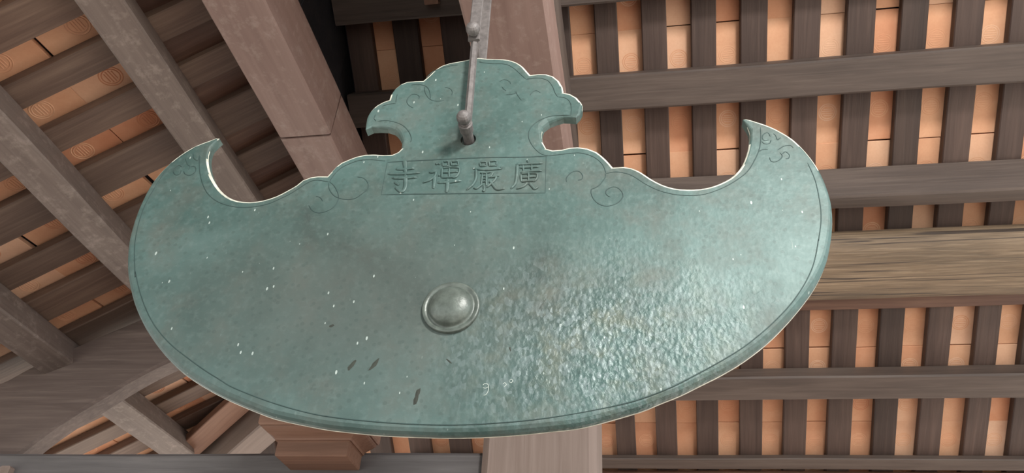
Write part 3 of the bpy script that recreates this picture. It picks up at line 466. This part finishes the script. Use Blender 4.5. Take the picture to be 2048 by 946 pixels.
# ------------------------------------------------------------------ the gong
GO = Vector((-.366, 1.301, 2.382)); GZ = math.radians(2.2); T = .026
gong = empty('bronze_gong', GO, GZ)
tag(gong, 'large green-patinated bronze gong plate with curled horns and cloud-shaped crest', 'gong')
GM = gong.matrix_world.copy()
def gpart(name, V, F, mat, smooth=False, parent=None):
    o = mesh_obj(name, V, F, mat, smooth=smooth); o.parent = parent or gong; return o
OUT = [Vector((x, z)) for x, z in DATA['outline']]; n = len(OUT)
nrm = []
for i in range(n):
    d1 = (OUT[i] - OUT[i - 1]).normalized(); d2 = (OUT[(i + 1) % n] - OUT[i]).normalized()
    d = d1 + d2; d = d.normalized(); nv = Vector((-d.y, d.x)); cs = nv.dot(Vector((-d1.y, d1.x))); nrm.append(nv / max(.6, cs))
HC = Vector((-.007, .462)); HRR = .0185
hole = [HC + Vector((math.cos(t), math.sin(t) * 1.03)) * HRR for t in [-2 * math.pi * k / 24 for k in range(24)]]
CORN = [i for i in range(n) if (OUT[i] - OUT[i - 1]).normalized().dot((OUT[(i + 1) % n] - OUT[i]).normalized()) < .55]
TIPS = [OUT[i] for i in CORN if (OUT[i] - OUT[i - 1]).cross(OUT[(i + 1) % n] - OUT[i]) < 0]
def bevel_w(i):
    b = .006 + .013 * max(0.0, -nrm[i].normalized().y) ** .7
    dt = min([(OUT[i] - q).length for q in TIPS] + [9.0]); return min(b, .0015 + dt * .22)
rings = []
for ins, dep in ((1.0, 0.0), (.62, .08), (.30, .30), (.08, .62), (0.0, 1.0)):
    rings.append([(OUT[i].x - nrm[i].x * bevel_w(i) * ins, dep * bevel_w(i), OUT[i].y - nrm[i].y * bevel_w(i) * ins) for i in range(n)])
rings.append([(p.x, T - .003, p.y) for p in OUT]); rings.append([(OUT[i].x - nrm[i].x * .003, T, OUT[i].y - nrm[i].y * .003) for i in range(n)])
V = []; F = []
for r in rings: V += r
for r in range(len(rings) - 1):
    for i in range(n): F.append((r * n + i, r * n + (i + 1) % n, (r + 1) * n + (i + 1) % n, (r + 1) * n + i))
hb0 = len(V)
V += [(p.x, 0, p.y) for p in hole] + [(p.x, T, p.y) for p in hole]; m = len(hole)
for i in range(m): F.append((hb0 + i, hb0 + m + i, hb0 + m + (i + 1) % m, hb0 + (i + 1) % m))
for ri, hs, flip in ((0, hb0, False), (len(rings) - 1, hb0 + m, True)):
    loops = [[Vector((x, z, 0)) for x, y_, z in rings[ri]], [Vector((p.x, p.y, 0)) for p in hole]]
    ids = [ri * n + i for i in range(n)] + [hs + i for i in range(m)]
    for t in tessellate_polygon(loops):
        q = [ids[j] for j in t]; F.append(tuple(q))
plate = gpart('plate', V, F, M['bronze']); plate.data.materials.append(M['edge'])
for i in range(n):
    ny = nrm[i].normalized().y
    for r, on in ((0, ny > .5), (1, ny > .25), (2, ny > .25), (3, ny > -.2), (4, ny < -.2 and OUT[i].y < .25)):  # light on upward bevels and along the lower rim, put in as colour
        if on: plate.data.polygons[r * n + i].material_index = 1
bm = bmesh.new(); bm.from_mesh(plate.data); bmesh.ops.recalc_face_normals(bm, faces=bm.faces); bm.to_mesh(plate.data); bm.free()
# boss
prof = [(.0585, 0.001), (.0585, -.006), (.057, -.0075), (.052, -.0075), (.0505, -.0060), (.047, -.0060), (.0445, -.009)] + [(.0445 * math.cos(t), -.009 - .019 * math.sin(t)) for t in [k * math.pi / 2 / 8 for k in range(1, 8)]]
V = []; F = []; K = 48
for r, yv in prof:
    for k in range(K):
        t = 2 * math.pi * k / K; V.append((r * math.cos(t), yv, r * math.sin(t)))
for r in range(len(prof) - 1):
    for k in range(K): F.append((r * K + k, r * K + (k + 1) % K, (r + 1) * K + (k + 1) % K, (r + 1) * K + k))
V.append((0, -.0282, 0)); q = len(V) - 1; r = len(prof) - 1
for k in range(K): F.append((r * K + k, r * K + (k + 1) % K, q))
boss = gpart('boss', V, F, M['boss'], smooth=True); boss['label'] = 'round domed striking boss worn to brownish bronze'
# raised and incised line work
def tube(name, pts, r, mat, sub=4, parent=None, y0=.0):
    P = sample(pts, sub) if len(pts) > 2 else [Vector(p) for p in pts]
    V = []; F = []; k = 6; nn = len(P)
    for i, p in enumerate(P):
        d = (P[min(i + 1, nn - 1)] - P[max(i - 1, 0)]).normalized(); s = Vector((-d.y, d.x)); tp = 1.0 if 0 < i < nn - 1 else .4
        for j in range(k):
            t = 2 * math.pi * j / k; c = s * math.cos(t) * r * tp; V.append((p.x + c.x, y0 - math.sin(t) * r * tp * .75, p.y + c.y))
    for i in range(nn - 1):
        for j in range(k): F.append((i * k + j, i * k + (j + 1) % k, (i + 1) * k + (j + 1) % k, (i + 1) * k + j))
    return gpart(name, V, F, mat, smooth=True, parent=parent)
for l in DATA['lines']['border']: tube('border_line', l, .0011, M['groove'])
for l in DATA['lines']['scroll']: tube('scroll_line', l, .0011, M['groove'])
for l in DATA['lines']['scratch']: tube('scratch', l, .0006, M['chalk'])
# inscription
insc = bpy.data.objects.new('inscription', None); COL.objects.link(insc); insc.parent = gong; insc['label'] = 'raised inscription of four characters in a thin rectangular frame'
for l in DATA['lines']['frame']: tube('frame_line', l, .0015, M['groove'], parent=insc)
def brush(strokes, grow, hgt):
    V = []; F = []; K = 7
    for pts, hw in strokes:
        P = sample(pts, 5) if len(pts) > 2 else [Vector(pts[0]).lerp(Vector(pts[1]), q / 4) for q in range(5)]
        nn = len(P); b0 = len(V)
        for i, p in enumerate(P):
            d = (P[min(i + 1, nn - 1)] - P[max(i - 1, 0)]).normalized(); s = Vector((-d.y, d.x)); f = i / (nn - 1)
            w = 1.3 * (hw * (1.08 - .30 * f) if 0 < i < nn - 1 else hw * .55) + grow; e = d * (grow if i == nn - 1 else -grow if i == 0 else 0)
            for j in range(K):
                t = math.pi * j / (K - 1); c = s * math.cos(t) * w; V.append((p.x + c.x + e.x, .0005 - (math.sin(t) ** .6) * hgt * (1 if 0 < i < nn - 1 else .5), p.y + c.y + e.y))
        for i in range(nn - 1):
            for j in range(K - 1): F.append((b0 + i * K + j, b0 + i * K + j + 1, b0 + (i + 1) * K + j + 1, b0 + (i + 1) * K + j))
        F.append(tuple(b0 + j for j in range(K))); F.append(tuple(b0 + (nn - 1) * K + j for j in range(K - 1, -1, -1)))
    return V, F
for st in DATA['chars']:
    V, F = brush(st, 0.0, .0042); gpart('character', V, F, M['bronze'], parent=insc)
    V, F = brush(st, .0009, .0009); gpart('character_outline', V, F, M['groove'], parent=insc)  # dark outline paints grime and the shade beside the raised strokes
# grime streaks on the plate
for x, z, l, w, an in ((-.139, -.125, .017, .0045, 1.05), (-.045, -.184, .011, .004, 1.4), (-.047, -.199, .012, .004, 1.35), (-.184, -.127, .014, .005, 1.1), (-.242, -.039, .006, .003, .4), (.125, -.092, .006, .0015, -1.3), (.008, -.118, .008, .0018, -.7)):
    V = [(x, -.0006, z)]; F = []
    for k in range(12):
        t = 2 * math.pi * k / 12; q = random.uniform(.75, 1.15); a_, b_ = l * math.cos(t) * q, w * math.sin(t) * q
        V.append((x + a_ * math.cos(an) - b_ * math.sin(an), -.0001, z + a_ * math.sin(an) + b_ * math.cos(an)))
    for k in range(12): F.append((0, 1 + k, 1 + (k + 1) % 12))
    gpart('grime_streak', V, F, M['grime'])

# ------------------------------------------------------------------ iron hanger
hg = empty('iron_hanger', GO + Vector((0, 0, .44)), GZ); tag(hg, 'weathered iron hanger with ball-headed pins holding up the gong', 'hanger')
HG0 = Vector((0, 0, .44))
def hpart(name, V, F, smooth=False, parent=None):
    o = mesh_obj(name, [Vector(v) - HG0 for v in V], F, M['iron'], smooth=smooth); o.parent = parent or hg; return o
def lathe(axis_pts, k=16):       # (x,z centre), profile (y, r) swept about local y
    (cx, cz), pr = axis_pts; V = []; F = []
    for yv, r in pr:
        for j in range(k):
            t = 2 * math.pi * j / k; V.append((cx + r * math.cos(t), yv, cz + r * math.sin(t)))
    for i in range(len(pr) - 1):
        for j in range(k): F.append((i * k + j, i * k + (j + 1) % k, (i + 1) * k + (j + 1) % k, (i + 1) * k + j))
    F.append(tuple(range(k))); F.append(tuple((len(pr) - 1) * k + j for j in range(k - 1, -1, -1))); return V, F
def flatbar(x0, z0, x1, z1, yc, w, t, c=.002):
    d = Vector((x1 - x0, z1 - z0)).normalized(); s = Vector((d.y, -d.x)) * w / 2; V = []; F = []
    for x, z in ((x0, z0), (x1, z1)):
        for sx, yy in ((-1, -t/2 + c), (-1 + 2 * c / w, -t/2), (1 - 2 * c / w, -t/2), (1, -t/2 + c), (1, t/2 - c), (1 - 2 * c / w, t/2), (-1 + 2 * c / w, t/2), (-1, t/2 - c)):
            V.append((x + s.x * sx, yc + yy, z + s.y * sx))
    for j in range(8): F.append((j, (j + 1) % 8, 8 + (j + 1) % 8, 8 + j))
    F.append(tuple(range(8))); F.append(tuple(range(15, 7, -1))); return V, F
def hexbar(x0, z0, x1, z1, yc, r):
    V = []; F = []
    for x, z in ((x0, z0), (x1, z1)):
        for j in range(6):
            t = 2 * math.pi * j / 6 + .25; V.append((x + r * math.cos(t), yc + r * math.sin(t), z))
    for j in range(6): F.append((j, (j + 1) % 6, 6 + (j + 1) % 6, 6 + j))
    F.append(tuple(range(6))); F.append(tuple(range(11, 5, -1))); return V, F
def ballpin(name, x, z, yf, yb, rb, rs, collar):
    pr = [(yf - rb * 1.0 + rb * (1 - math.cos(t)) , max(.001, rb * math.sin(t))) for t in [math.pi * (k + .3) / 9 for k in range(8)]]
    pr += [(yf + rb * .95, rs)]
    if collar: pr += [(yf + rb + .002, rs), (yf + rb + .003, rb * .98), (yf + rb + .026, rb * .92), (yf + rb + .027, rs)]
    pr += [(yb, rs), (yb + .001, rs * 1.5), (yb + .014, rs * 1.5)]
    V, F = lathe(((x, z), pr)); return hpart(name, V, F, smooth=False)
xu, zu, xl, zl = -.014, .785, -.006, .463
ballpin('upper_pin', xu, zu, -.064, .078, .0185, .008, False)
ballpin('lower_pin', xl, zl, -.072, .078, .0175, .0125, True)
for yy, zt in ((-.040, 1.117), (.066, 1.117)):
    V, F = flatbar(xu, zu - .016, xu - .006, zt, yy, .030, .009); hpart('strap', V, F)
V, F = hexbar(xl + .001, zl - .008, xu, zu + .004, -.030, .0095); hpart('link_rod', V, F)
V, F = hexbar(xl + .001, zl - .008, xu, zu + .004, .054, .0105); hpart('link_rod', V, F)

# small pale peg on the topmost purlin
q = RP(-.815, .042, .153); pp = beam('wooden_peg', q, q - NR * .04, .062, .035, SR, M['carved'], c=.004); tag(pp, 'small pale wooden peg on the topmost purlin left of the iron straps', 'peg')
